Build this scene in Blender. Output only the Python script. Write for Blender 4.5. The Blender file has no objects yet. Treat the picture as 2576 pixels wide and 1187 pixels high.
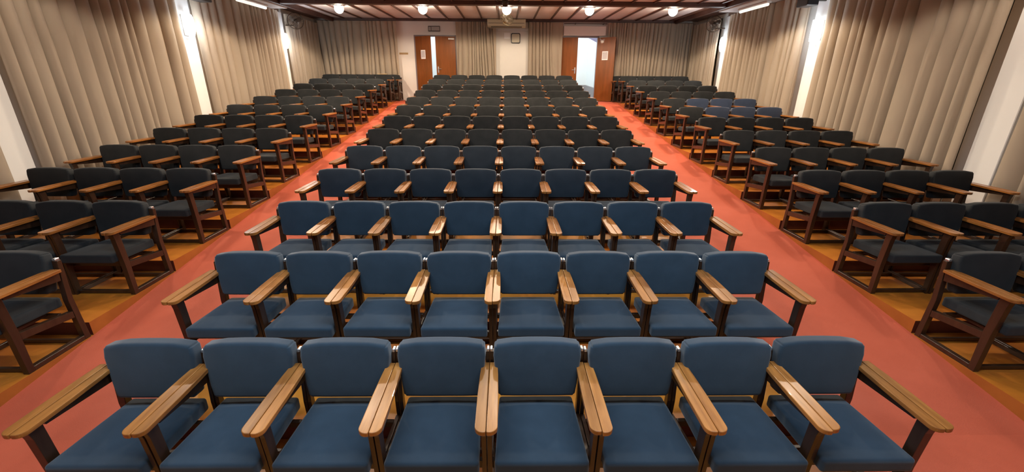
import bpy, bmesh, math, random
from mathutils import Vector, Matrix
random.seed(7)
sc = bpy.context.scene
C = bpy.context.collection
PI = math.pi

# ------------------------------------------------------------------ camera
W, H = 2576, 1187
FPX = 1077.8
tilt, yaw, roll = 0.35448, 0.015217, 0.0062666
f = Vector((math.sin(yaw)*math.cos(tilt), math.cos(yaw)*math.cos(tilt), -math.sin(tilt)))
r = Vector((math.cos(yaw), -math.sin(yaw), 0)); u = r.cross(f)
r2 = r*math.cos(roll)+u*math.sin(roll); u2 = -r*math.sin(roll)+u*math.cos(roll)
cd = bpy.data.cameras.new('camera'); cam = bpy.data.objects.new('camera', cd); C.objects.link(cam)
cd.sensor_fit = 'HORIZONTAL'; cd.sensor_width = 36; cd.lens = FPX/W*36
cd.clip_start = 0.05; cd.clip_end = 100
M = Matrix((r2, u2, -f)).transposed().to_4x4(); M.translation = Vector((0.1026, -2.2, 1.574+0.765))
cam.matrix_world = M
sc.camera = cam

# ------------------------------------------------------------------ world, exposure, large lights
w = bpy.data.worlds.new('world'); sc.world = w; w.use_nodes = True
w.node_tree.nodes['Background'].inputs[0].default_value = (0.80, 0.86, 1.0, 1)
w.node_tree.nodes['Background'].inputs[1].default_value = 0.25
sc.view_settings.view_transform = 'Standard'; sc.view_settings.look = 'None'
sc.view_settings.gamma = 1.0; sc.view_settings.exposure = 0.0
sc.view_settings.use_curve_mapping = False

def light(name, typ, loc, energy, color, size=None, rot=(0,0,0), **k):
    l = bpy.data.lights.new(name, typ); l.energy = energy; l.color = color
    o = bpy.data.objects.new(name, l); o.location = loc; o.rotation_euler = rot; C.objects.link(o)
    if size is not None:
        if typ == 'AREA':
            l.shape = 'RECTANGLE'; l.size, l.size_y = size
        else: l.shadow_soft_size = size
    for a, b in k.items(): setattr(l, a, b)
    return o
WARM = (1.0, 0.80, 0.58); COOL = (0.80, 0.90, 1.0)
# cool tube lights over the stage and the front rows (above the frame)
light('stage_tubes', 'AREA', (0.0, -0.6, 4.02), 170, (0.62, 0.82, 1.0), (5.0, 0.8), (math.radians(12),0,0), spread=math.radians(150))
# daylight in the corridor behind the doors
light('corridor_daylight', 'AREA', (0.5, 15.3, 4.6), 210, (0.95, 0.97, 1.0), (9.0, 1.4))
# warm ceiling downlights (rows nearer than the visible one lie above the frame)
LAMPX = (-4.5, -2.2, 0.12, 2.42, 4.75)
LAMPY = (11.1, 7.3, 3.5)
for j, y in enumerate(LAMPY):
    for x in LAMPX:
        light('downlight_beam', 'SPOT', (x, y, 3.945), (260, 250, 120)[j], (WARM, WARM, (1.0, 0.86, 0.70))[j], 0.07,
              spot_size=math.radians(174 if (j == 0 and abs(x) < 3) else 151), spot_blend=0.2)
        light('lamp_upglow', 'SPOT', (x, y, 3.935), 34, WARM, 0.05, rot=(PI, 0, 0), spot_size=math.radians(172), spot_blend=0.2)

# ------------------------------------------------------------------ materials
def mat(name, col, rough=0.6, metal=0.0, spec=0.5, var=None, bump=None, coat=0.0, sheen=0.0, emit=None, estr=0.0, objvar=0.0):
    m = bpy.data.materials.new(name); m.use_nodes = True
    nt = m.node_tree; b = nt.nodes['Principled BSDF']
    b.inputs['Base Color'].default_value = (*col, 1); b.inputs['Roughness'].default_value = rough
    b.inputs['Metallic'].default_value = metal; b.inputs['Specular IOR Level'].default_value = spec
    b.inputs['Coat Weight'].default_value = coat; b.inputs['Sheen Weight'].default_value = sheen
    if emit: b.inputs['Emission Color'].default_value = (*emit, 1); b.inputs['Emission Strength'].default_value = estr
    tc = nt.nodes.new('ShaderNodeTexCoord')
    last = None
    if var:   # (col2, scale vector, detail, lo, hi)
        mp = nt.nodes.new('ShaderNodeMapping'); mp.inputs['Scale'].default_value = var[1]
        nt.links.new(tc.outputs['Object'], mp.inputs[0])
        oi = nt.nodes.new('ShaderNodeObjectInfo')
        ad = nt.nodes.new('ShaderNodeMath'); ad.operation = 'MULTIPLY'; ad.inputs[1].default_value = 37.0
        nt.links.new(oi.outputs['Random'], ad.inputs[0])
        cb = nt.nodes.new('ShaderNodeCombineXYZ')
        for i in range(3): nt.links.new(ad.outputs[0], cb.inputs[i])
        nt.links.new(cb.outputs[0], mp.inputs['Location'])
        n = nt.nodes.new('ShaderNodeTexNoise'); n.inputs['Scale'].default_value = 1; n.inputs['Detail'].default_value = var[2]
        n.inputs['Roughness'].default_value = 0.6
        nt.links.new(mp.outputs[0], n.inputs['Vector'])
        rp = nt.nodes.new('ShaderNodeValToRGB'); rp.color_ramp.elements[0].position = var[3]; rp.color_ramp.elements[1].position = var[4]
        rp.color_ramp.elements[0].color = (*col, 1); rp.color_ramp.elements[1].color = (*var[0], 1)
        nt.links.new(n.outputs[0], rp.inputs[0]); last = rp.outputs[0]
        nt.links.new(last, b.inputs['Base Color'])
    if objvar:
        oi = nt.nodes.new('ShaderNodeObjectInfo'); hs = nt.nodes.new('ShaderNodeHueSaturation')
        mr = nt.nodes.new('ShaderNodeMapRange'); mr.inputs[3].default_value = 1-objvar; mr.inputs[4].default_value = 1+objvar
        nt.links.new(oi.outputs['Random'], mr.inputs[0]); nt.links.new(mr.outputs[0], hs.inputs['Value'])
        if last: nt.links.new(last, hs.inputs['Color'])
        else: hs.inputs['Color'].default_value = (*col, 1)
        nt.links.new(hs.outputs[0], b.inputs['Base Color'])
    if bump:  # (scale vec, strength, distance)
        mp = nt.nodes.new('ShaderNodeMapping'); mp.inputs['Scale'].default_value = bump[0]
        nt.links.new(tc.outputs['Object'], mp.inputs[0])
        n = nt.nodes.new('ShaderNodeTexNoise'); n.inputs['Scale'].default_value = 1; n.inputs['Detail'].default_value = 3
        nt.links.new(mp.outputs[0], n.inputs['Vector'])
        bp = nt.nodes.new('ShaderNodeBump'); bp.inputs['Strength'].default_value = bump[1]; bp.inputs['Distance'].default_value = bump[2]
        nt.links.new(n.outputs[0], bp.inputs['Height']); nt.links.new(bp.outputs[0], b.inputs['Normal'])
    return m

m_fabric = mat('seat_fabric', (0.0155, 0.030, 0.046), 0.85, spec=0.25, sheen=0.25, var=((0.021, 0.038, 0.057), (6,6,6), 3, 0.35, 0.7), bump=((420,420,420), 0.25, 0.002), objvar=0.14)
m_fabric_dark = mat('light_dulled_seat_fabric', (0.0185, 0.0205, 0.0215), 0.88, spec=0.2, sheen=0.1, var=((0.026, 0.028, 0.029), (6,6,6), 3, 0.35, 0.7), bump=((420,420,420), 0.25, 0.002), objvar=0.16)  # same cloth, colour dulled to imitate weaker, warmer light
m_fabric_mid = mat('light_fading_seat_fabric', (0.0165, 0.0245, 0.034), 0.86, spec=0.24, sheen=0.22, var=((0.023, 0.032, 0.043), (6,6,6), 3, 0.35, 0.7), bump=((420,420,420), 0.25, 0.002), objvar=0.16)  # same cloth, in-between colour imitating the cool light fading by row
m_fabric_navy = mat('navy_seat_fabric', (0.020, 0.032, 0.062), 0.85, spec=0.25, sheen=0.25, var=((0.027, 0.040, 0.075), (6,6,6), 3, 0.35, 0.7), bump=((420,420,420), 0.25, 0.002), objvar=0.1)
m_arm = mat('varnished_arm_wood', (0.36, 0.138, 0.030), 0.30, coat=0.22, var=((0.20, 0.066, 0.013), (30, 3, 30), 5, 0.38, 0.72), objvar=0.22)
m_frame = mat('dark_frame_wood', (0.042, 0.018, 0.008), 0.34, coat=0.2, var=((0.026, 0.010, 0.0045), (24, 24, 3), 4, 0.35, 0.7), objvar=0.2)
m_cap = mat('brushed_metal', (0.78, 0.80, 0.82), 0.28, metal=0.9)
m_carpet = mat('red_carpet', (0.47, 0.090, 0.043), 0.75, spec=0.3, var=((0.54, 0.112, 0.058), (1.3,1.3,1.3), 6, 0.35, 0.68), bump=((260,260,260), 0.5, 0.003))
m_tread = mat('orange_tread', (0.56, 0.195, 0.022), 0.36, spec=0.5, var=((0.44, 0.13, 0.018), (1.5,5,3), 5, 0.35, 0.7))
m_riser = mat('dark_red_riser', (0.10, 0.018, 0.008), 0.45, var=((0.10, 0.018, 0.01), (3,3,3), 4, 0.35, 0.7))
m_wall = mat('white_painted_wall', (0.74, 0.71, 0.67), 0.7, spec=0.3, var=((0.69, 0.66, 0.62), (0.8,0.8,0.8), 4, 0.35, 0.7))
m_pillar = mat('white_pillar_paint', (0.78, 0.78, 0.76), 0.55, spec=0.3)
m_ceil = mat('ceiling_board', (0.80, 0.80, 0.84), 0.55, spec=0.3, var=((0.68, 0.66, 0.69), (1.2,0.8,1), 5, 0.35, 0.7))
m_soffit = mat('pale_soffit', (0.60, 0.58, 0.56), 0.5, spec=0.4)
m_batten = mat('dark_batten_wood', (0.060, 0.026, 0.018), 0.45, var=((0.09, 0.04, 0.028), (4,4,4), 3, 0.35, 0.7))
m_curtain = mat('beige_curtain_cloth', (0.66, 0.56, 0.44), 0.9, spec=0.15, sheen=0.15, var=((0.60, 0.50, 0.39), (0.9,0.9,0.35), 4, 0.35, 0.7), bump=((500,500,500), 0.2, 0.001), objvar=0.03)
m_door = mat('door_veneer', (0.25, 0.075, 0.018), 0.24, coat=0.3, var=((0.17, 0.058, 0.012), (10,10,1.2), 5, 0.35, 0.7))
m_doorframe = mat('grey_brown_door_frame', (0.16, 0.13, 0.14), 0.4)
m_paper = mat('white_paper', (0.95, 0.95, 0.96), 0.8)
m_print = mat('grey_print', (0.50, 0.47, 0.49), 0.8, var=((0.72, 0.70, 0.72), (60,60,90), 2, 0.4, 0.6))
m_ac = mat('cream_plastic', (0.72, 0.66, 0.46), 0.35)
m_ac_dark = mat('dark_slot', (0.10, 0.085, 0.06), 0.5)
m_black = mat('black_plastic', (0.02, 0.018, 0.018), 0.4)
m_speaker = mat('speaker_cloth', (0.012, 0.016, 0.024), 0.7)
m_clockface = mat('beige_dial', (0.52, 0.46, 0.34), 0.4)
m_fan = mat('brown_fan_metal', (0.06, 0.04, 0.026), 0.35, metal=0.4)
m_blade = mat('fan_blade', (0.075, 0.052, 0.036), 0.4)
m_fanpale = mat('pale_fan_metal', (0.42, 0.38, 0.24), 0.3, metal=0.5)
m_bladepale = mat('pale_fan_blade', (0.80, 0.78, 0.66), 0.35)
m_signgrey = mat('grey_sign_face', (0.36, 0.345, 0.33), 0.45)
m_signdark = mat('dark_sign_frame', (0.07, 0.065, 0.06), 0.5)
m_brass = mat('tan_wood', (0.44, 0.31, 0.16), 0.5)
m_lamp = mat('lamp_glass_lit', (0.9, 0.9, 0.88), 0.4, emit=(1.0, 0.93, 0.84), estr=9.0)
m_sconce = mat('sconce_glass_lit', (0.95, 0.95, 0.95), 0.4, emit=(0.90, 0.96, 1.0), estr=7.0)
m_tube = mat('tube_glass_lit', (0.95, 0.95, 0.9), 0.4, emit=(1.0, 0.98, 0.84), estr=0.9)
m_trimring = mat('lamp_trim', (0.7, 0.68, 0.64), 0.4)
m_corrwall = mat('corridor_paint', (0.78, 0.86, 0.86), 0.6)
m_corrfloor = mat('corridor_tile', (0.42, 0.42, 0.43), 0.45)
m_corrblue = mat('corridor_soffit_shade', (0.50, 0.50, 0.78), 0.6)  # lilac puts the shade on the stair soffit into its colour
m_dado = mat('corridor_grey_skirting', (0.30, 0.29, 0.29), 0.5)

# ------------------------------------------------------------------ mesh helpers
def link(name, bm, mats, parent=None, smooth=False, **props):
    me = bpy.data.meshes.new(name); bm.normal_update(); bm.to_mesh(me); bm.free()
    for m in (mats if isinstance(mats, (list, tuple)) else [mats]): me.materials.append(m)
    if smooth: me.polygons.foreach_set('use_smooth', [True]*len(me.polygons))
    o = bpy.data.objects.new(name, me); C.objects.link(o)
    if parent: o.parent = parent
    for k, v in props.items(): o[k] = v
    return o
def box(bm, x0, x1, y0, y1, z0, z1, bev=0.0, mi=0, seg=1, xf=None):
    g = bmesh.ops.create_cube(bm, size=1)['verts']
    for v in g:
        v.co = Vector(((x0+x1)/2+v.co.x*(x1-x0), (y0+y1)/2+v.co.y*(y1-y0), (z0+z1)/2+v.co.z*(z1-z0)))
        if xf: v.co = xf(v.co)
    fs = {fc for v in g for fc in v.link_faces}
    for fc in fs: fc.material_index = mi
    if bev > 0:
        es = list({e for v in g for e in v.link_edges})
        bmesh.ops.bevel(bm, geom=es, offset=bev, segments=seg, affect='EDGES', profile=0.6, clamp_overlap=True)
def prism(bm, pts, axis, a0, a1, bev=0.0, mi=0):
    """extrude a 2-D outline along an axis; axis 'x': pts=(y,z), 'y': (x,z), 'z': (x,y)"""
    def P(p, a):
        return {'x': (a, p[0], p[1]), 'y': (p[0], a, p[1]), 'z': (p[0], p[1], a)}[axis]
    A = [bm.verts.new(P(p, a0)) for p in pts]; B = [bm.verts.new(P(p, a1)) for p in pts]
    fs = [bm.faces.new(A), bm.faces.new(B[::-1])]
    n = len(pts)
    for i in range(n): fs.append(bm.faces.new((A[i], B[i], B[(i+1) % n], A[(i+1) % n])))
    for fc in fs: fc.material_index = mi
    bmesh.ops.recalc_face_normals(bm, faces=fs)
    if bev > 0:
        es = [e for e in set(fs[0].edges) | set(fs[1].edges)]
        bmesh.ops.bevel(bm, geom=es, offset=bev, segments=2, affect='EDGES', profile=0.6, clamp_overlap=True)
def cyl(bm, p0, p1, r0, r1=None, n=12, mi=0, caps=True):
    r1 = r0 if r1 is None else r1
    p0 = Vector(p0); p1 = Vector(p1); d = (p1-p0).normalized()
    a = Vector((0,0,1)) if abs(d.z) < 0.9 else Vector((1,0,0))
    s = d.cross(a).normalized(); t = d.cross(s)
    A = []; B = []
    for i in range(n):
        q = 2*PI*i/n; o = s*math.cos(q)+t*math.sin(q)
        A.append(bm.verts.new(p0+o*r0)); B.append(bm.verts.new(p1+o*r1))
    fs = [bm.faces.new((A[i], A[(i+1) % n], B[(i+1) % n], B[i])) for i in range(n)]
    if caps: fs += [bm.faces.new(A[::-1]), bm.faces.new(B)]
    for fc in fs: fc.material_index = mi
    bmesh.ops.recalc_face_normals(bm, faces=fs)
def ring(bm, c, R, rr, nrm=(0,0,1), n=28, k=6, mi=0):
    c = Vector(c); d = Vector(nrm).normalized()
    a = Vector((0,0,1)) if abs(d.z) < 0.9 else Vector((1,0,0))
    s = d.cross(a).normalized(); t = d.cross(s)
    rows = []
    for i in range(n):
        q = 2*PI*i/n; o = s*math.cos(q)+t*math.sin(q)
        rows.append([bm.verts.new(c+o*(R+rr*math.cos(2*PI*j/k))+d*rr*math.sin(2*PI*j/k)) for j in range(k)])
    fs = []
    for i in range(n):
        for j in range(k):
            fs.append(bm.faces.new((rows[i][j], rows[(i+1) % n][j], rows[(i+1) % n][(j+1) % k], rows[i][(j+1) % k])))
    for fc in fs: fc.material_index = mi
    bmesh.ops.recalc_face_normals(bm, faces=fs)
def lathe(bm, prof, c=(0,0,0), n=24, axis='z', mi=0):
    c = Vector(c); rows = []
    for (rad, h) in prof:
        row = []
        for i in range(n):
            q = 2*PI*i/n; a, b_ = rad*math.cos(q), rad*math.sin(q)
            v = {'z': (a, b_, h), 'y': (a, h, b_), 'x': (h, a, b_)}[axis]
            row.append(bm.verts.new(c+Vector(v)))
        rows.append(row)
    fs = []
    for k in range(len(rows)-1):
        for i in range(n):
            fs.append(bm.faces.new((rows[k][i], rows[k][(i+1) % n], rows[k+1][(i+1) % n], rows[k+1][i])))
    fs.append(bm.faces.new(rows[0])); fs.append(bm.faces.new(rows[-1][::-1]))
    for fc in fs: fc.material_index = mi
    bmesh.ops.recalc_face_normals(bm, faces=fs)
def soft_box(hx, hy, hz, rad, fn=None, nmid=5):
    """cushion: box with rounded edges, then shaped by fn(Vector)->Vector"""
    bm = bmesh.new()
    def ax(h):
        e = [-h, -h+rad*0.3, -h+rad*0.65, -h+rad]
        mid = [(-h+rad)+(2*h-2*rad)*i/(nmid) for i in range(1, nmid)]
        return e+mid+[-q for q in e[::-1]]
    X, Y, Z = ax(hx), ax(hy), ax(hz); key = {}
    def V(x, y, z):
        k = (round(x, 5), round(y, 5), round(z, 5))
        if k not in key:
            p = Vector((x, y, z))
            q = Vector((max(-hx+rad, min(hx-rad, x)), max(-hy+rad, min(hy-rad, y)), max(-hz+rad, min(hz-rad, z))))
            d = p-q
            if d.length > 1e-9: p = q+d.normalized()*rad
            key[k] = bm.verts.new(fn(p) if fn else p)
        return key[k]
    def quad(a, b, c, d):
        try: bm.faces.new((a, b, c, d))
        except ValueError: pass
    for s in (-1, 1):
        for i in range(len(X)-1):
            for j in range(len(Y)-1):
                quad(V(X[i],Y[j],s*hz), V(X[i+1],Y[j],s*hz), V(X[i+1],Y[j+1],s*hz), V(X[i],Y[j+1],s*hz))
            for j in range(len(Z)-1):
                quad(V(X[i],s*hy,Z[j]), V(X[i+1],s*hy,Z[j]), V(X[i+1],s*hy,Z[j+1]), V(X[i],s*hy,Z[j+1]))
        for i in range(len(Y)-1):
            for j in range(len(Z)-1):
                quad(V(s*hx,Y[i],Z[j]), V(s*hx,Y[i+1],Z[j]), V(s*hx,Y[i+1],Z[j+1]), V(s*hx,Y[i],Z[j+1]))
    bmesh.ops.recalc_face_normals(bm, faces=bm.faces[:])
    return bm
def empty(name, loc, label, cat, group=None, rz=0):
    o = bpy.data.objects.new(name, None); C.objects.link(o); o.location = loc; o.rotation_euler = (0,0,rz)
    o.empty_display_size = 0.1
    o['label'] = label; o['category'] = cat
    if group: o['group'] = group
    return o

# ------------------------------------------------------------------ the hall: dimensions
Y0, P, RISE, SW = 0.0374, 1.0819, 0.12964, 0.58
NR = 13
YW = 13.92                 # back wall
XL, XR = -6.38, 6.62       # side walls
YF = -3.2
CZ = 4.18                  # ceiling
def yr(k): return Y0+k*P+0.06          # riser behind row k
LAND = 12*RISE
def slope(y): return min(LAND, max(0.0, (y-yr(0))*RISE/P))

# floor: stepped treads for the seat blocks, sloping carpet in the aisles
bm = bmesh.new()
def stepped(x0, x1):
    for k in range(NR):
        ya = YF if k == 0 else yr(k-1)
        yb = YW+0.1 if k == NR-1 else yr(k)
        z = k*RISE
        a = [bm.verts.new(p) for p in ((x0,ya,z),(x1,ya,z),(x1,yb,z),(x0,yb,z))]
        bm.faces.new(a).material_index = 1
        if k > 0:
            b = [bm.verts.new(p) for p in ((x0,ya,z-RISE),(x1,ya,z-RISE),(x1,ya,z),(x0,ya,z))]
            bm.faces.new(b).material_index = 2
            for x in (x0, x1):   # exposed side triangle of the step
                c = [bm.verts.new(p) for p in ((x,ya,z-RISE-.02),(x,yb,z-.02),(x,yb,z),(x,ya,z))]
                bm.faces.new(c).material_index = 3
stepped(XL, -3.630); stepped(-2.352, 2.358); stepped(3.874, XR)
for x0, x1 in ((-3.632, -2.350), (2.356, 3.876)):
    pr = [(YF,0),(yr(0),0),(yr(12),LAND),(YW+0.1,LAND)]
    for (ya,za),(yb,zb) in zip(pr, pr[1:]):
        bm.faces.new([bm.verts.new(p) for p in ((x0,ya,za),(x1,ya,za),(x1,yb,zb),(x0,yb,zb))]).material_index = 0
m_edge = mat('brown_step_edge', (0.40, 0.12, 0.02), 0.4, var=((0.32, 0.085, 0.015), (3,3,3), 3, 0.35, 0.7))
link('floor', bm, [m_carpet, m_tread, m_riser, m_edge], kind='structure')

# side walls
for nm, x0, x1 in (('wall_left', XL-0.15, XL), ('wall_right', XR, XR+0.15)):
    bm = bmesh.new(); box(bm, x0, x1, YF, YW+0.15, -0.2, 4.6); link(nm, bm, m_wall, kind='structure')
bm = bmesh.new(); box(bm, XL-0.15, XR+0.15, YF-0.15, YF, -0.2, 4.6); link('wall_front', bm, m_wall, kind='structure')
# back wall with two door openings
DZ = 3.675
D1 = (-3.05, -1.60); D2 = (1.86, 3.30)
bm = bmesh.new()
for a, b in ((XL-0.15, D1[0]), (D1[1], D2[0]), (D2[1], XR+0.15)):
    box(bm, a, b, YW, YW+0.15, -0.2, 4.6)
for a, b in (D1, D2):
    box(bm, a, b, YW, YW+0.15, DZ, 4.6); box(bm, a, b, YW, YW+0.15, -0.2, LAND)
link('wall_back', bm, m_wall, kind='structure')

# ceiling: boards between dark battens
bm = bmesh.new()
CXL, CXR = -5.70, 5.82
BY = [10.28, 7.1, 3.9, 0.7, -2.5]      # cross beams
box(bm, CXL, CXR, YF, YW+0.1, CZ, CZ+0.1)
x = 1.03-0.577*12
while x < CXR:
    if x > CXL: box(bm, x-0.022, x+0.022, YF, YW, CZ-0.035, CZ, mi=1)
    x += 0.577
link('ceiling', bm, [m_ceil, m_batten], kind='structure')
bm = bmesh.new()
for y in BY: box(bm, CXL, CXR, y-0.11, y+0.11, CZ-0.10, CZ, bev=0.006)
link('trim_1', bm, m_batten, kind='structure')
bm = bmesh.new()
box(bm, CXL-0.06, CXL+0.02, YF, YW, CZ-0.12, CZ+0.1); box(bm, CXR-0.02, CXR+0.06, YF, YW, CZ-0.12, CZ+0.1)
box(bm, CXL, CXR, YW-0.10, YW, CZ-0.08, CZ)
link('trim_2', bm, m_batten, kind='structure')
bm = bmesh.new()
for a, b in ((XL, CXL-0.06), (CXR+0.06, XR)):
    box(bm, a, b, YF, 10.75, 4.03, 4.12)
    box(bm, a, b, 10.75, YW, 4.15, 4.25, mi=1)
link('trim_3', bm, [m_soffit, m_batten], kind='structure')

# pillars
for sx, xw, PY in ((-1, XL, (3.47, 7.36, 11.28)), (1, XR, (3.49, 7.44, 11.44))):
    for y in PY:
        bm = bmesh.new()
        a, b = (xw, xw+0.10) if sx < 0 else (xw-0.10, xw)
        box(bm, a, b, y-0.20, y+0.20, 0.0, 4.03, bev=0.008)
        link('pillar', bm, m_pillar, kind='structure')

# ------------------------------------------------------------------ curtains
def curtain(path, zb, zt, label, seed, fold=0.25, amp=0.075, group='beige curtains along the walls', tilt=0.0):
    rnd = random.Random(seed)
    segs = []; L = 0
    for a, b in zip(path, path[1:]):
        a = Vector(a); b = Vector(b); l = (b-a).length; segs.append((L, l, a, b)); L += l
    # fold centres for top and bottom
    pos = []; s = 0
    while s < L:
        wd = fold*rnd.choice((0.55, 0.75, 0.9, 1.0, 1.15, 1.6))
        pos.append((s, wd, amp*rnd.uniform(0.55, 1.15)*(0.55 if wd > fold*1.4 else 1), rnd.uniform(-1, 1))); s += wd
    bm = bmesh.new(); NZ = 12; n = int(L/0.018); grid = []
    def height(s, t):
        # cosine fold with slightly sharpened valleys
        for (a, wd, am, ph) in pos:
            if a <= s < a+wd:
                q = (s-a)/wd
                c = 0.5-0.5*math.cos(2*PI*q)
                c = c**0.8
                am2 = am*(0.75+0.35*t*(1+0.5*ph))
                return am2*(2*c-1), -0.19*wd*math.sin(2*PI*q)*(am/amp)
        return 0, 0
    for j in range(NZ+1):
        t = 1-j/NZ    # 1 at the bottom row first
        row = []
        for i in range(n+1):
            s = L*i/n
            ss = min(L-1e-4, max(0, s+tilt*math.sin(s*2.3+seed)*(1-t)*0.10+0.012*math.sin(s*9+t*4+seed)))
            for (l0, l, a, b) in segs:
                if s <= l0+l+1e-6: break
            d = (b-a)/l; nrm = Vector((d.y, -d.x)); hh, tg = height(ss, t); p = a+d*max(0.0, min(l, s-l0+tg))+nrm*hh
            zbot = zb(p.x, p.y); top = zt(p.x) if callable(zt) else zt; z = zbot+(top-zbot)*(1-t)
            row.append(bm.verts.new((p.x, p.y, z)))
        grid.append(row)
    for j in range(NZ):
        for i in range(n):
            bm.faces.new((grid[j][i], grid[j][i+1], grid[j+1][i+1], grid[j+1][i]))
    r_ = bmesh.ops.solidify(bm, geom=bm.faces[:], thickness=0.004)
    o = link('curtain', bm, m_curtain, smooth=True, label=label, category='curtain', group=group)
    return o
zb_side = lambda x, y: max(0, min(LAND, math.ceil((y-yr(0)-0.02)/P)*RISE))+0.03 if y > yr(0) else 0.03
zb_smooth = lambda x, y: min(LAND, slope(y)+RISE)+0.03
zb_back = lambda x, y: LAND+0.03
under_ac = lambda x: 3.88 if -0.56 < x < 0.80 else 4.08
xl, xr = XL+0.17, XR-0.18
curtain([(xl, -0.5), (xl, 3.22)], zb_smooth, 4.02, 'beige pleated curtain on the left wall, nearest the camera, mostly outside the frame', 1, 0.27, 0.085)
curtain([(xl, 3.72), (xl, 7.12)], zb_smooth, 4.02, 'beige pleated curtain filling the upper left corner, between white pillar and near sconce', 2, 0.25, 0.085)
curtain([(xl, 7.60), (xl, 11.04)], zb_smooth, 4.02, 'beige pleated curtain between the two lit sconces on the left wall', 3, 0.25, 0.08)
curtain([(xl, 11.52), (xl, 13.70)], zb_back, 4.0, 'beige curtain on the left wall between the far sconce and the back corner', 4, 0.20, 0.062)
curtain([(xl-0.03, 13.79), (-3.58, 13.79)], zb_back, 4.08, 'beige curtain across the back wall left of the white wall by the doors', 14, 0.17, 0.062, tilt=1.0)
curtain([(-1.60, 13.79), (-0.22, 13.79)], zb_back, under_ac, 'beige curtain panel between the left doors and the white centre strip', 5, 0.135, 0.06, tilt=1.2)
curtain([(0.86, 13.79), (2.04, 13.79)], zb_back, under_ac, 'beige curtain panel between the white centre strip and the right doors', 6, 0.135, 0.06, tilt=1.2)
curtain([(3.56, 13.79), (xr+0.03, 13.79)], zb_back, 4.08, 'beige curtain across the back wall right of the opened brown door', 7, 0.135, 0.06, tilt=0.5)
curtain([(xr, 13.70), (xr, 11.70)], zb_back, 4.0, 'beige curtain on the right wall between the far sconce and the back corner', 17, 0.20, 0.062)
curtain([(xr, 11.20), (xr, 7.70)], zb_smooth, 4.02, 'beige pleated curtain between the two lit sconces on the right wall', 8, 0.25, 0.08)
curtain([(xr, 7.18), (xr, 3.74)], zb_smooth, 4.02, 'beige pleated curtain on the right wall between the near sconce and the white pillar', 9, 0.26, 0.085)
curtain([(xr, 3.22), (xr, -0.5)], zb_smooth, 4.02, 'beige curtain at the right edge of the picture, nearer than the white pillar', 10, 0.27, 0.085)

# ------------------------------------------------------------------ doors
def leaf(parent, name, wd, hinge, ang, side, paper=False, closer=False, handle=True, label=None):
    """door leaf hinged at hinge (x,y); closed leaf runs along +x*side; ang swings it towards the hall"""
    bm = bmesh.new(); h = DZ-LAND-0.045
    x0, x1 = (0.0, wd) if side > 0 else (-wd, 0.0)
    box(bm, x0, x1, -0.02, 0.02, 0.012, h, bev=0.003)
    o = link(name, bm, m_door, parent)
    o.location = (hinge[0], hinge[1], LAND); o.rotation_euler = (0, 0, -side*ang)
    if handle:
        bm = bmesh.new(); hx = side*(wd-0.06)
        box(bm, hx-0.02, hx+0.02, -0.028, -0.02, 0.92, 1.12, bev=0.002)
        cyl(bm, (hx, -0.028, 1.04), (hx, -0.065, 1.04), 0.009)
        cyl(bm, (hx+side*0.005, -0.062, 1.04), (hx-side*0.10, -0.062, 1.04), 0.009)
        link('handle', bm, m_cap, o, label='silver lever handle')
    if paper:
        bm = bmesh.new(); cx = side*wd*0.5
        box(bm, cx-0.10, cx+0.10, -0.0235, -0.0205, 1.36, 1.64)
        q = link('notice', bm, m_paper, o, label='white paper notice')
        bm = bmesh.new(); box(bm, cx-0.078, cx+0.078, -0.0245, -0.0236, 1.40, 1.61)
        link('print', bm, m_print, q)
    if closer:
        bm = bmesh.new(); box(bm, side*0.14-0.10, side*0.14+0.10, -0.07, -0.02, h-0.10, h-0.05, bev=0.006)
        link('door_closer', bm, m_trimring, o)
    return o
def door(name, D, la, ra, **k):
    root = bpy.data.objects.new(name, None); C.objects.link(root); root['kind'] = 'structure'
    bm = bmesh.new(); t = 0.045
    for a in (D[0], D[1]-t): box(bm, a, a+t, YW-0.012, YW+0.15, LAND, DZ, bev=0.004)
    box(bm, D[0]+t, D[1]-t, YW-0.012, YW+0.15, DZ-t, DZ, bev=0.004)
    link('door_frame', bm, m_doorframe, root)
    wl = (D[1]-D[0])/2-t-0.004
    leaf(root, 'door_leaf', wl, (D[0]+t, YW+0.01), la, 1, **k.get('l', {}))
    leaf(root, 'door_leaf', wl, (D[1]-t, YW-0.015), ra, -1, **k.get('r', {}))
door('door_1', D1, math.radians(32), math.radians(15), l=dict(paper=True, handle=False), r=dict(closer=True))
door('door_2', D2, math.radians(12), math.radians(142), l={}, r=dict(paper=False, handle=False))

# corridor behind the doors
bm = bmesh.new()
box(bm, -6, 7.5, YW+0.15, 18.2, LAND-0.1, LAND-0.015)
link('floor_corridor', bm, m_corrfloor, kind='structure')
bm = bmesh.new()
box(bm, -6, 3.42, 16.5, 16.7, LAND-0.015, 4.9)
prism(bm, [(3.40, 16.5), (3.74, 14.2), (3.90, 14.2), (3.60, 16.7)], 'z', LAND-0.015, 4.9)
box(bm, -6.1, -6, YW+0.15, 16.7, LAND-0.015, 4.9)
link('wall_corridor', bm, m_corrwall, kind='structure')
bm = bmesh.new()
box(bm, -6, 3.40, 16.46, 16.5, LAND-0.015, 2.06)
A = [bm.verts.new(p) for p in ((3.36, 16.46, LAND-.015), (3.70, 14.2, LAND-.015), (3.70, 14.2, 1.87), (3.36, 16.46, 2.06))]
B = [bm.verts.new((v.co.x+0.06, v.co.y+0.01, v.co.z)) for v in A]
bm.faces.new(A); bm.faces.new(B[::-1])
for i in range(4): bm.faces.new((A[i], B[i], B[(i+1) % 4], A[(i+1) % 4]))
bmesh.ops.recalc_face_normals(bm, faces=bm.faces[:])
link('baseboard_corridor', bm, m_dado, kind='structure')
bm = bmesh.new()
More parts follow.
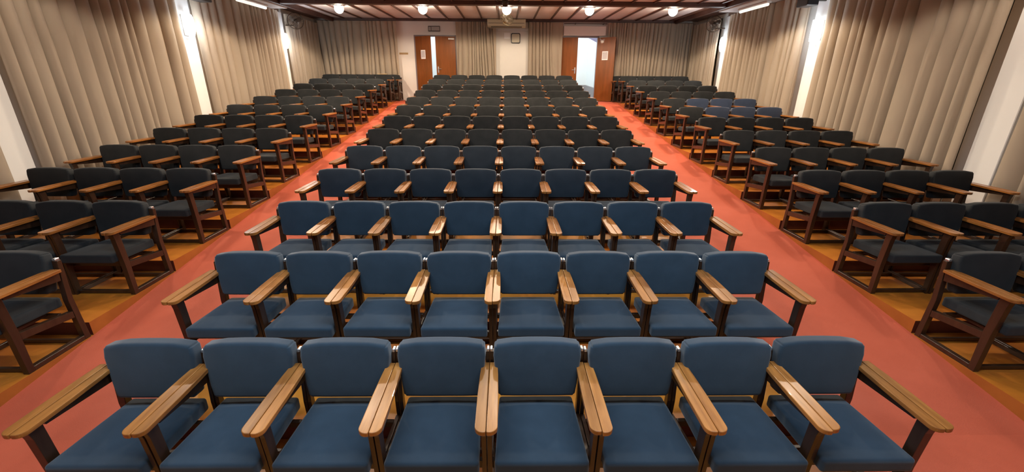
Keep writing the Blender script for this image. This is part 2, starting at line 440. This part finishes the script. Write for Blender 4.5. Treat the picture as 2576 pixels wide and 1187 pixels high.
prism(bm, [(2.90, 3.75), (3.62, 3.41), (3.70, 3.38), (3.70, 3.72), (3.62, 3.78), (3.40, 3.87), (2.90, 4.08)], 'y', 14.56, 14.64)
link('ceiling_corridor', bm, m_corrblue, kind='structure')

# white header box over the right doors, with the curtain rod
bm = bmesh.new(); box(bm, 2.06, 3.50, YW-0.10, YW, DZ+0.01, 3.98, bev=0.006)
link('trim_4', bm, m_wall, kind='structure')
t = bpy.data.objects.new('curtain_rod', None); C.objects.link(t); t.location = (2.70, YW-0.14, 4.05)
t['label'] = 'thin dark curtain rod above the white box over the right doors'; t['category'] = 'curtain rod'
bm = bmesh.new(); cyl(bm, (-0.64, 0, 0), (0.82, 0, 0), 0.013); link('rod', bm, m_signdark, t)
for xx in (-0.25, 0.7):
    bm = bmesh.new(); box(bm, xx-0.012, xx+0.012, -0.02, 0.138, -0.02, 0.02, bev=0.003); link('bracket', bm, m_signdark, t)

# notice on the opened right leaf (room side faces the hall once folded back)
for o in list(bpy.data.objects):
    if o.name.startswith('door_leaf') and o.parent and o.parent.name == 'door_2' and o.rotation_euler.z > 2:
        bm = bmesh.new(); cx = -0.32
        box(bm, cx-0.11, cx+0.11, 0.0205, 0.0235, 1.36, 1.64); q = link('notice', bm, m_paper, o, label='white paper notice')
        bm = bmesh.new(); box(bm, cx-0.085, cx+0.085, 0.0236, 0.0245, 1.39, 1.61); link('print', bm, m_print, q)

# ------------------------------------------------------------------ back wall fittings
# air conditioner
t = empty('air_conditioner', (0.115, YW-0.21, 3.905), 'cream split air conditioner above the white centre strip of the back wall', 'air conditioner')
def arc_body(z0, z1, yf, yb, n=8):
    pts = [(yb, z0), (yb, z1), (yf+0.03, z1)]
    for i in range(n+1):
        a = PI/2*i/n
        pts.append((yf+0.09-0.09*math.sin(a)-0.0*0, (z0+0.10)*1-0.10*(1-math.cos(a))*0+ (0 if i == 0 else 0)) if False else (yf+0.06*(1-math.cos(a)) if i else yf, z0+0.06*(1-math.sin(a))))
    return pts
bm = bmesh.new()
prism(bm, [(0.205, 0.0), (0.205, 0.262), (0.03, 0.262), (0.005, 0.24), (0.0, 0.13), (0.012, 0.06), (0.045, 0.02), (0.08, 0.0)], 'x', -0.645, 0.645, bev=0.008)
link('casing', bm, m_ac, t)
bm = bmesh.new(); box(bm, -0.60, 0.60, -0.004, 0.006, 0.128, 0.140); link('front_seam', bm, m_ac_dark, t)
bm = bmesh.new(); box(bm, -0.52, 0.52, 0.018, 0.05, 0.008, 0.03, xf=lambda c: c); link('outlet_flap', bm, m_ac_dark, t)
bm = bmesh.new()
for i in range(14): box(bm, -0.56+i*0.08, -0.50+i*0.08, 0.05, 0.17, 0.261, 0.265)
link('intake_grille', bm, m_ac_dark, t)
bm = bmesh.new(); cyl(bm, (0.655, 0.17, 0.2), (0.75, 0.17, 0.2), 0.02); cyl(bm, (0.75, 0.17, 0.21), (0.75, 0.17, 0.0), 0.02)
link('pipe', bm, m_ac_dark, t)
# strip imitating the shade band over the white wall, wall clock and paper
bm = bmesh.new(); box(bm, -0.20, 0.85, YW-0.05, YW, 3.82, 3.87, bev=0.004); link('shade_strip', bm, m_soffit, kind='structure')
t = empty('wall_clock', (0.43, YW-0.001, 3.595), 'square wall clock with rounded black rim on the white strip under the air conditioner', 'clock')
def rsq(h, rad, n=6):
    pts = []
    for cx, cy, a0 in ((h-rad, h-rad, 0), (-h+rad, h-rad, PI/2), (-h+rad, -h+rad, PI), (h-rad, -h+rad, 1.5*PI)):
        for i in range(n+1):
            a = a0+PI/2*i/n; pts.append((cx+rad*math.cos(a), cy+rad*math.sin(a)))
    return pts
bm = bmesh.new(); prism(bm, rsq(0.160, 0.05), 'y', -0.04, 0.0, bev=0.006); link('rim', bm, m_black, t)
bm = bmesh.new(); prism(bm, rsq(0.130, 0.034), 'y', -0.043, -0.0405); link('dial', bm, m_clockface, t)
t = bmesh.new(); box(t, 0.035, 0.235, YW-0.004, YW-0.001, 3.58, 3.765)
link('paper_notice', t, m_paper, label='small white paper taped to the wall left of the square clock', category='notice')
# exit sign over left doors
t = empty('exit_sign', (-2.34, YW-0.001, 3.87), 'grey unlit exit sign box with dark edges above the left doors', 'sign')
bm = bmesh.new(); box(bm, -0.20, 0.20, -0.05, 0.0, -0.085, 0.085, bev=0.008); link('case', bm, m_signdark, t)
bm = bmesh.new(); box(bm, -0.18, -0.105, -0.053, -0.0505, -0.06, 0.055); link('pictogram_panel', bm, m_signgrey, t)
bm = bmesh.new(); box(bm, -0.085, 0.185, -0.053, -0.0505, -0.06, 0.06); link('face_panel', bm, m_signgrey, t)
# hook rail on the white wall
t = empty('hook_rail', (-3.42, YW-0.001, 3.09), 'small tan wooden hook rail on white wall left of the doors', 'hook rail')
bm = bmesh.new(); box(bm, -0.16, 0.14, -0.02, 0.0, -0.03, 0.03, bev=0.004); link('board', bm, m_brass, t)
for i in range(4):
    bm = bmesh.new(); cyl(bm, (-0.12+i*0.075, -0.02, 0), (-0.12+i*0.075, -0.05, 0.012), 0.008, 0.011); link('peg', bm, m_brass, t)

# ------------------------------------------------------------------ ceiling lamps (visible row)
wh = ('leftmost', 'second from left', 'middle', 'second from right', 'rightmost')
for i, x in enumerate(LAMPX):
    t = empty('ceiling_lamp', (x, LAMPY[0], CZ-0.035), 'round lit ceiling lamp, %s of the five before the back wall' % wh[i], 'ceiling lamp', 'round ceiling lamps')
    bm = bmesh.new(); lathe(bm, [(0.155, 0.035), (0.155, 0.01), (0.145, 0.0), (0.12, 0.0)], n=28); link('trim_ring', bm, m_trimring, t, smooth=True)
    bm = bmesh.new(); lathe(bm, [(0.10, 0.004)]+[(0.125*math.cos(a*PI/14), -0.055-0.125*math.sin(a*PI/14)) for a in range(-4, 7)]+[(0.01, -0.1798)], n=28)
    o = link('diffuser', bm, m_lamp, t, smooth=True)
# wall sconces on the pillars
for sx, xp, ys in ((-1, XL+0.10, (7.30, 11.22)), (1, XR-0.10, (7.36, 11.36))):
    for y in ys:
        side = 'left' if sx < 0 else 'right'; far = 'far' if y > 9 else 'near'
        t = empty('wall_sconce', (xp, y, 3.27), 'bright white lit sconce on the %s pillar of the %s wall' % (far, side), 'wall lamp', 'lit pillar sconces')
        d = -sx
        bm = bmesh.new(); box(bm, min(0, d*0.02), max(0, d*0.02), -0.06, 0.06, -0.19, 0.19, bev=0.006); link('back_plate', bm, m_trimring, t)
        bm = bmesh.new()
        prof = [(0.01, -0.20), (0.045, -0.19), (0.075, -0.10), (0.085, 0.02), (0.08, 0.12), (0.06, 0.19), (0.02, 0.205)]
        if sx > 0 and y < 9: prof = [(0.04, -0.21), (0.075, -0.20), (0.08, -0.1), (0.08, 0.1), (0.08, 0.195), (0.04, 0.205)]
        lathe(bm, prof, c=(d*0.115, 0, 0), n=20); link('glass_shade', bm, m_sconce, t, smooth=True)
        light('sconce_glow', 'POINT', (xp+d*0.30, y, 3.27), 20, COOL, 0.09)

# tube luminaires at the ceiling edge
for sx, xc in ((-1, CXL-0.32), (1, CXR+0.34)):
    side = 'left' if sx < 0 else 'right'
    t = empty('tube_light', (xc, 9.5, 4.03), 'long cream tube light under the %s edge of the ceiling' % side, 'tube light', 'edge tube lights')
    bm = bmesh.new(); box(bm, -0.06, 0.06, -0.66, 0.66, -0.045, 0.0, bev=0.01); link('housing', bm, m_trimring, t)
    bm = bmesh.new(); cyl(bm, (0, -0.62, -0.07), (0, 0.62, -0.07), 0.035, n=16); link('tube', bm, m_tube, t, smooth=True)

# ------------------------------------------------------------------ loudspeakers
for sx, xc in ((-1, XL+0.10), (1, XR-0.10)):
    side = 'left' if sx < 0 else 'right'; d = -sx
    t = empty('loudspeaker', (xc, 7.48, 3.72), 'black loudspeaker high on the %s wall, cut off by the top edge' % side, 'loudspeaker', 'wall loudspeakers')
    bm = bmesh.new(); box(bm, min(d*0.20, d*0.44), max(d*0.20, d*0.44), -0.17, 0.17, 0.0, 0.28, bev=0.012); link('cabinet', bm, m_black, t)
    bm = bmesh.new(); box(bm, min(d*0.22, d*0.42), max(d*0.22, d*0.42), -0.176, -0.170, 0.02, 0.26); link('grille', bm, m_speaker, t)
    bm = bmesh.new(); box(bm, min(-0.0, d*0.21), max(0.0, d*0.21), -0.09, -0.04, 0.09, 0.19, bev=0.004); link('bracket', bm, m_signdark, t)

# ------------------------------------------------------------------ fans
def fan(name, loc, rot, label, stem, mf, mb, R=0.22, group=None, cat='fan'):
    t = empty(name, loc, label, cat, group); t.rotation_euler = rot
    bm = bmesh.new()
    ring(bm, (0, -0.10, 0), R, 0.008, (0,1,0), n=30); ring(bm, (0, -0.02, 0), R+0.004, 0.006, (0,1,0), n=30)
    ring(bm, (0, -0.145, 0), R*0.55, 0.004, (0,1,0), n=24); ring(bm, (0, -0.155, 0), R*0.25, 0.006, (0,1,0), n=20)
    for i in range(28):
        a = 2*PI*i/28; c, s = math.cos(a), math.sin(a)
        pts = [(R*0.22, -0.157), (R*0.6, -0.145), (R*0.88, -0.125), (R, -0.10), (R, -0.02), (R*0.85, 0.01), (R*0.3, 0.03)]
        for (r0, y0_), (r1, y1_) in zip(pts, pts[1:]):
            cyl(bm, (c*r0, y0_, s*r0), (c*r1, y1_, s*r1), 0.0022, n=4, caps=False)
    link('cage', bm, mf, t)
    for i in range(3):
        bm = bmesh.new(); a0 = 2*PI*i/3+0.4
        prev = []; n = 6
        for k in range(n+1):
            q = k/n; rr_ = 0.035+q*(R*0.86-0.035); wdt = 0.028+0.085*math.sin(PI*min(1, q*0.80+0.12))
            row = []
            for s_ in (-1, 1):
                a = a0+s_*wdt/rr_*0.55
                for dy in (-0.0012, 0.0012):
                    row.append(bm.verts.new((rr_*math.cos(a), -0.075+s_*0.018+dy, rr_*math.sin(a))))
            if prev:
                for (i0, i1) in ((0, 1), (1, 3), (3, 2), (2, 0)):
                    bm.faces.new((prev[i0], prev[i1], row[i1], row[i0]))
            else: bm.faces.new((row[0], row[1], row[3], row[2]))
            prev = row
        bm.faces.new((prev[0], prev[1], prev[3], prev[2])); bmesh.ops.recalc_face_normals(bm, faces=bm.faces[:])
        link('blade', bm, mb, t, smooth=False)
    bm = bmesh.new(); lathe(bm, [(0.03, -0.10), (0.045, -0.085), (0.05, -0.05), (0.075, 0.0), (0.08, 0.06), (0.06, 0.12), (0.02, 0.135)], n=20, axis='y')
    link('motor_housing', bm, mf, t, smooth=True)
    bm = bmesh.new()
    for a, b in stem: cyl(bm, a, b, 0.016)
    link('mounting_stem', bm, mf, t)
    return t
fan('wall_fan', (XL+0.40, 11.62, 3.82), (0, 0, math.radians(28)), 'brown caged wall fan above the far sconce on the left wall',
    [((0, 0.10, 0), (-0.02, 0.13, -0.10)), ((-0.02, 0.13, -0.10), (-0.27, -0.02, -0.12))], m_fan, m_blade, 0.21, 'caged fans')
fan('wall_fan', (XR-0.43, 11.62, 3.83), (0, 0, math.radians(-28)), 'brown caged wall fan above the far sconce on the right wall',
    [((0, 0.10, 0), (0.02, 0.13, -0.10)), ((0.02, 0.13, -0.10), (0.30, -0.02, -0.12))], m_fan, m_blade, 0.21, 'caged fans')
fan('ceiling_fan', (0.10, 12.15, 3.95), (math.radians(-38), math.radians(20), math.radians(18)), 'small pale caged ceiling fan hanging in front of the air conditioner',
    [((0, 0.10, 0), (0, 0.19, 0.10))], m_fanpale, m_bladepale, 0.19, 'caged fans')
fan('ceiling_fan', (0.08, 9.35, 4.06), (math.radians(-70), 0, 0), 'brown caged ceiling fan cut off by the top edge above the middle lamp',
    [((0, 0.10, 0), (0, 0.13, 0.02))], m_fan, m_blade, 0.20, 'caged fans')

# ------------------------------------------------------------------ chairs
HW = SW/2
def back_fn(p):
    # p centred; z up. taper to the bottom, rounded top corners, recline, crowned front
    hx, hz = 0.269, 0.177
    R = 0.055
    x, z = p.x, p.z
    if z > hz-R and abs(x) > hx-R:
        dx = abs(x)-(hx-R); dz = z-(hz-R); m = max(dx, dz); l = math.hypot(dx, dz)
        if l > 1e-6: k = m/l; x = math.copysign(hx-R+dx*k, x); z = hz-R+dz*k
    R = 0.03
    if z < -hz+R and abs(x) > hx-R:
        dx = abs(x)-(hx-R); dz = -(z-(-hz+R)); m = max(dx, dz); l = math.hypot(dx, dz)
        if l > 1e-6: k = m/l; x = math.copysign(hx-R+dx*k, x); z = -hz+R-dz*k
    tt = (z+hz)/(2*hz)
    x *= 0.885+0.115*min(1, tt*1.2)
    crown = (1-(x/hx)**2)*(1-(z/hz)**2)
    y = p.y+(-0.012 if p.y < 0 else 0.006)*crown
    z += 0.012*(1-(x/hx)**2)*tt
    a = -0.13   # recline
    y2 = y*math.cos(a)-z*math.sin(a); z2 = y*math.sin(a)+z*math.cos(a)
    return Vector((x, y2-0.034, z2+0.659))
def seat_fn(p):
    hx, hy = 0.250, 0.272
    x, y = p.x, p.y
    tf = (y+hy)/(2*hy)         # 0 front, 1 rear
    x *= 1-0.07*tf
    R = 0.05
    c = (1-(x/hx)**2)*(1-(y/hy)**2)
    z = p.z+(0.014*c if p.z > 0 else 0)
    z += 0.020-0.028*tf
    return Vector((x, y-0.284, z+0.388))
chairs = {}
def arm_outline(x_in, x_out, rin, rout):
    """strip from x_in to x_out (plan), front at y=-0.585, rear at y=-0.025; rin/rout corner radii at front"""
    s = 1 if x_out > x_in else -1
    yf, yb = -0.585, -0.025
    pts = [(x_in, yb), (x_out-s*0.010, yb), (x_out-s*0.004, yb-0.12), (x_out, yb-0.30)]
    for i in range(7):
        a = PI/2*i/6; pts.append((x_out-s*rout*(1-math.cos(a)), yf+rout-rout*math.sin(a)))
    for i in range(3):
        a = PI/2*i/2; pts.append((x_in+s*rin*(1-math.sin(a)), yf+rin*(1-math.cos(a))+0.0))
    return pts
def make_chair(kind, fab):
    """kind: 'mid', 'lend' (outer frame on -x), 'rend' (outer frame on +x)"""
    root = bpy.data.objects.new('auditorium_chair', None); C.objects.link(root); root.empty_display_size = 0.1
    root['category'] = 'chair'
    bm = soft_box(0.250, 0.272, 0.045, 0.020, seat_fn); link('seat', bm, fab, root, smooth=True)
    bm = soft_box(0.269, 0.047, 0.177, 0.020, back_fn); link('backrest', bm, fab, root, smooth=True)
    for s in (-1, 1):
        end = (kind == 'lend' and s < 0) or (kind == 'rend' and s > 0)
        xi, xo = (0.266, 0.312) if end else (0.262, 0.2875)
        a, b = (xi, xo) if s > 0 else (-xo, -xi)
        # front leg
        bm = bmesh.new()
        prism(bm, [(-0.500, 0.0), (-0.452, 0.0), (-0.446, 0.34), (-0.462, 0.664), (-0.538, 0.664), (-0.524, 0.60), (-0.506, 0.34)], 'x', a, b, bev=0.003)
        link('leg', bm, m_frame, root)
        # rear post with metal cap
        pa, pb = (a, b) if end else ((a+0.003, b) if s > 0 else (a, b-0.003))
        bm = bmesh.new()
        prism(bm, [(-0.016, 0.0), (0.034, 0.0), (0.010, 0.40), (0.030, 0.752), (-0.006, 0.752), (-0.036, 0.40)], 'x', pa, pb, bev=0.003)
        rp = link('leg', bm, m_frame, root)
        bm = bmesh.new()
        if end: box(bm, (a+b)/2-0.016, (a+b)/2+0.016, -0.008, 0.030, 0.752, 0.774, bev=0.004)
        else: box(bm, min(s*0.2875, s*0.2725), max(s*0.2875, s*0.2725), -0.008, 0.030, 0.752, 0.774, bev=0.003)
        link('post_cap', bm, m_cap, rp, label='pale metal cap')
        # floor runner, side rail, apron
        bm = bmesh.new(); box(bm, a, b, -0.452, -0.016, 0.0, 0.042, bev=0.003); link('floor_runner', bm, m_frame, root)
        bm = bmesh.new(); prism(bm, [(-0.447, 0.285), (-0.447, 0.345), (-0.034, 0.295), (-0.034, 0.235)], 'x', a, b, bev=0.003)
        link('side_rail', bm, m_frame, root)
        # armrest: narrow strips with a slit between neighbours
        bm = bmesh.new()
        x_in, x_out = 0.2885*s, 0.232*s
        prism(bm, arm_outline(x_in, x_out, 0.006, 0.040), 'z', 0.6645, 0.690, bev=0.004)
        if end: prism(bm, arm_outline(0.2945*s, 0.350*s, 0.006, 0.040), 'z', 0.6645, 0.690, bev=0.004)
        for v in bm.verts: v.co.z += 0.004*(-v.co.y-0.3)
        prism(bm, [(-0.462, 0.6645), (-0.020, 0.6645), (-0.030, 0.585), (-0.447, 0.628)], 'x', a+0.002, b-0.002, mi=1)
        link('armrest', bm, [m_arm, m_frame], root)
    bm = bmesh.new(); box(bm, -0.262, 0.262, -0.478, -0.448, 0.006, 0.040, bev=0.003); link('stretcher', bm, m_frame, root)
    bm = bmesh.new(); box(bm, -0.262, 0.262, -0.080, -0.052, 0.006, 0.036, bev=0.003); link('stretcher', bm, m_frame, root)
    bm = bmesh.new()
    box(bm, -0.262, 0.262, -0.440, -0.410, 0.290, 0.345, bev=0.003, xf=None)
    box(bm, -0.262, 0.262, -0.110, -0.080, 0.262, 0.305, bev=0.003)
    for xx in (-0.15, 0.15): box(bm, xx-0.016, xx+0.016, -0.410, -0.110, 0.292, 0.318)
    link('seat_frame', bm, m_frame, root)
    return root
def place(kind, fab, loc, label, group):
    key = (kind, fab.name)
    if key not in chairs:
        o = chairs[key] = make_chair(kind, fab)
    else:
        src = chairs[key]; o = src.copy(); C.objects.link(o)
        for ch in list(src.children):
            c = ch.copy(); C.objects.link(c); c.parent = o
            for g in list(ch.children):
                d = g.copy(); C.objects.link(d); d.parent = c
    o.location = loc; o['label'] = label; o['group'] = group
    return o
ORD = ['', 'first', 'second', 'third', 'fourth', 'fifth', 'sixth', 'seventh', 'eighth', 'ninth', 'tenth', 'eleventh', 'twelfth', 'thirteenth']
rj = random.Random(3)
for k in range(NR):
    for i in range(8):
        kind = 'lend' if i == 0 else 'rend' if i == 7 else 'mid'
        x = (i-3.5)*SW + (0.004)
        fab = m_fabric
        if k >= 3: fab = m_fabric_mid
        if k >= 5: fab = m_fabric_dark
        pos = 'leftmost' if i == 0 else 'rightmost' if i == 7 else ORD[i+1]+' from left'
        row = 'front row' if k == 0 else 'last row' if k == NR-1 else ORD[k+1]+' row from front'
        col = 'blue' if k < 3 else 'light-dulled slate-blue' if k < 5 else 'light-dulled charcoal'  # row tones imitate light falloff over one cloth
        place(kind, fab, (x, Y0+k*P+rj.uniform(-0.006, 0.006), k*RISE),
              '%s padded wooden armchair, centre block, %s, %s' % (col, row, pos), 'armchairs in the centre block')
def side_block(sgn, xin, side):
    for k in range(1, NR+1):
        if k == NR: y, z, shift = Y0+12*P+0.655, LAND, -0.12
        else: y, z, shift = Y0+k*P, k*RISE, 0.0
        n = {(-1, 1): 1, (-1, 2): 3, (1, 1): 2}.get((sgn, k), 4)
        for i in range(n):
            x = xin+sgn*(shift+SW*(i+0.5))
            kind = 'mid'
            if i == 0: kind = 'rend' if sgn < 0 else 'lend'
            if i == 3: kind = 'lend' if sgn < 0 else 'rend'
            fab = m_fabric_dark; col = 'dark grey'
            if sgn > 0 and k in (7, 8) and i > 0: fab = m_fabric_navy; col = 'navy'
            elif sgn < 0 and k <= 3: fab = m_fabric_dark
            pos = 'aisle seat' if i == 0 else 'seat beside the curtain' if i == 3 else ORD[i+1]+' seat from the aisle'
            row = 'nearest row' if k == 1 else 'row against the back wall' if k == NR else ORD[k]+' row from the nearest'
            place(kind, fab, (x, y+rj.uniform(-0.006, 0.006), z),
                  '%s padded armchair, %s block, %s, %s' % (col, side, row, pos), 'armchairs in the %s block' % side)
side_block(-1, -3.655, 'left')
side_block(1, 3.90, 'right')

bm = bmesh.new(); box(bm, -0.15, 0.15, -0.05, 0.05, 0.0, 0.022, bev=0.004)
o = link('folder', bm, m_brass, label='small tan folder lying on top of a chair back near the back left curtain', category='folder')
o.location = (-3.98, Y0+12*P-0.008, LAND+0.8485)
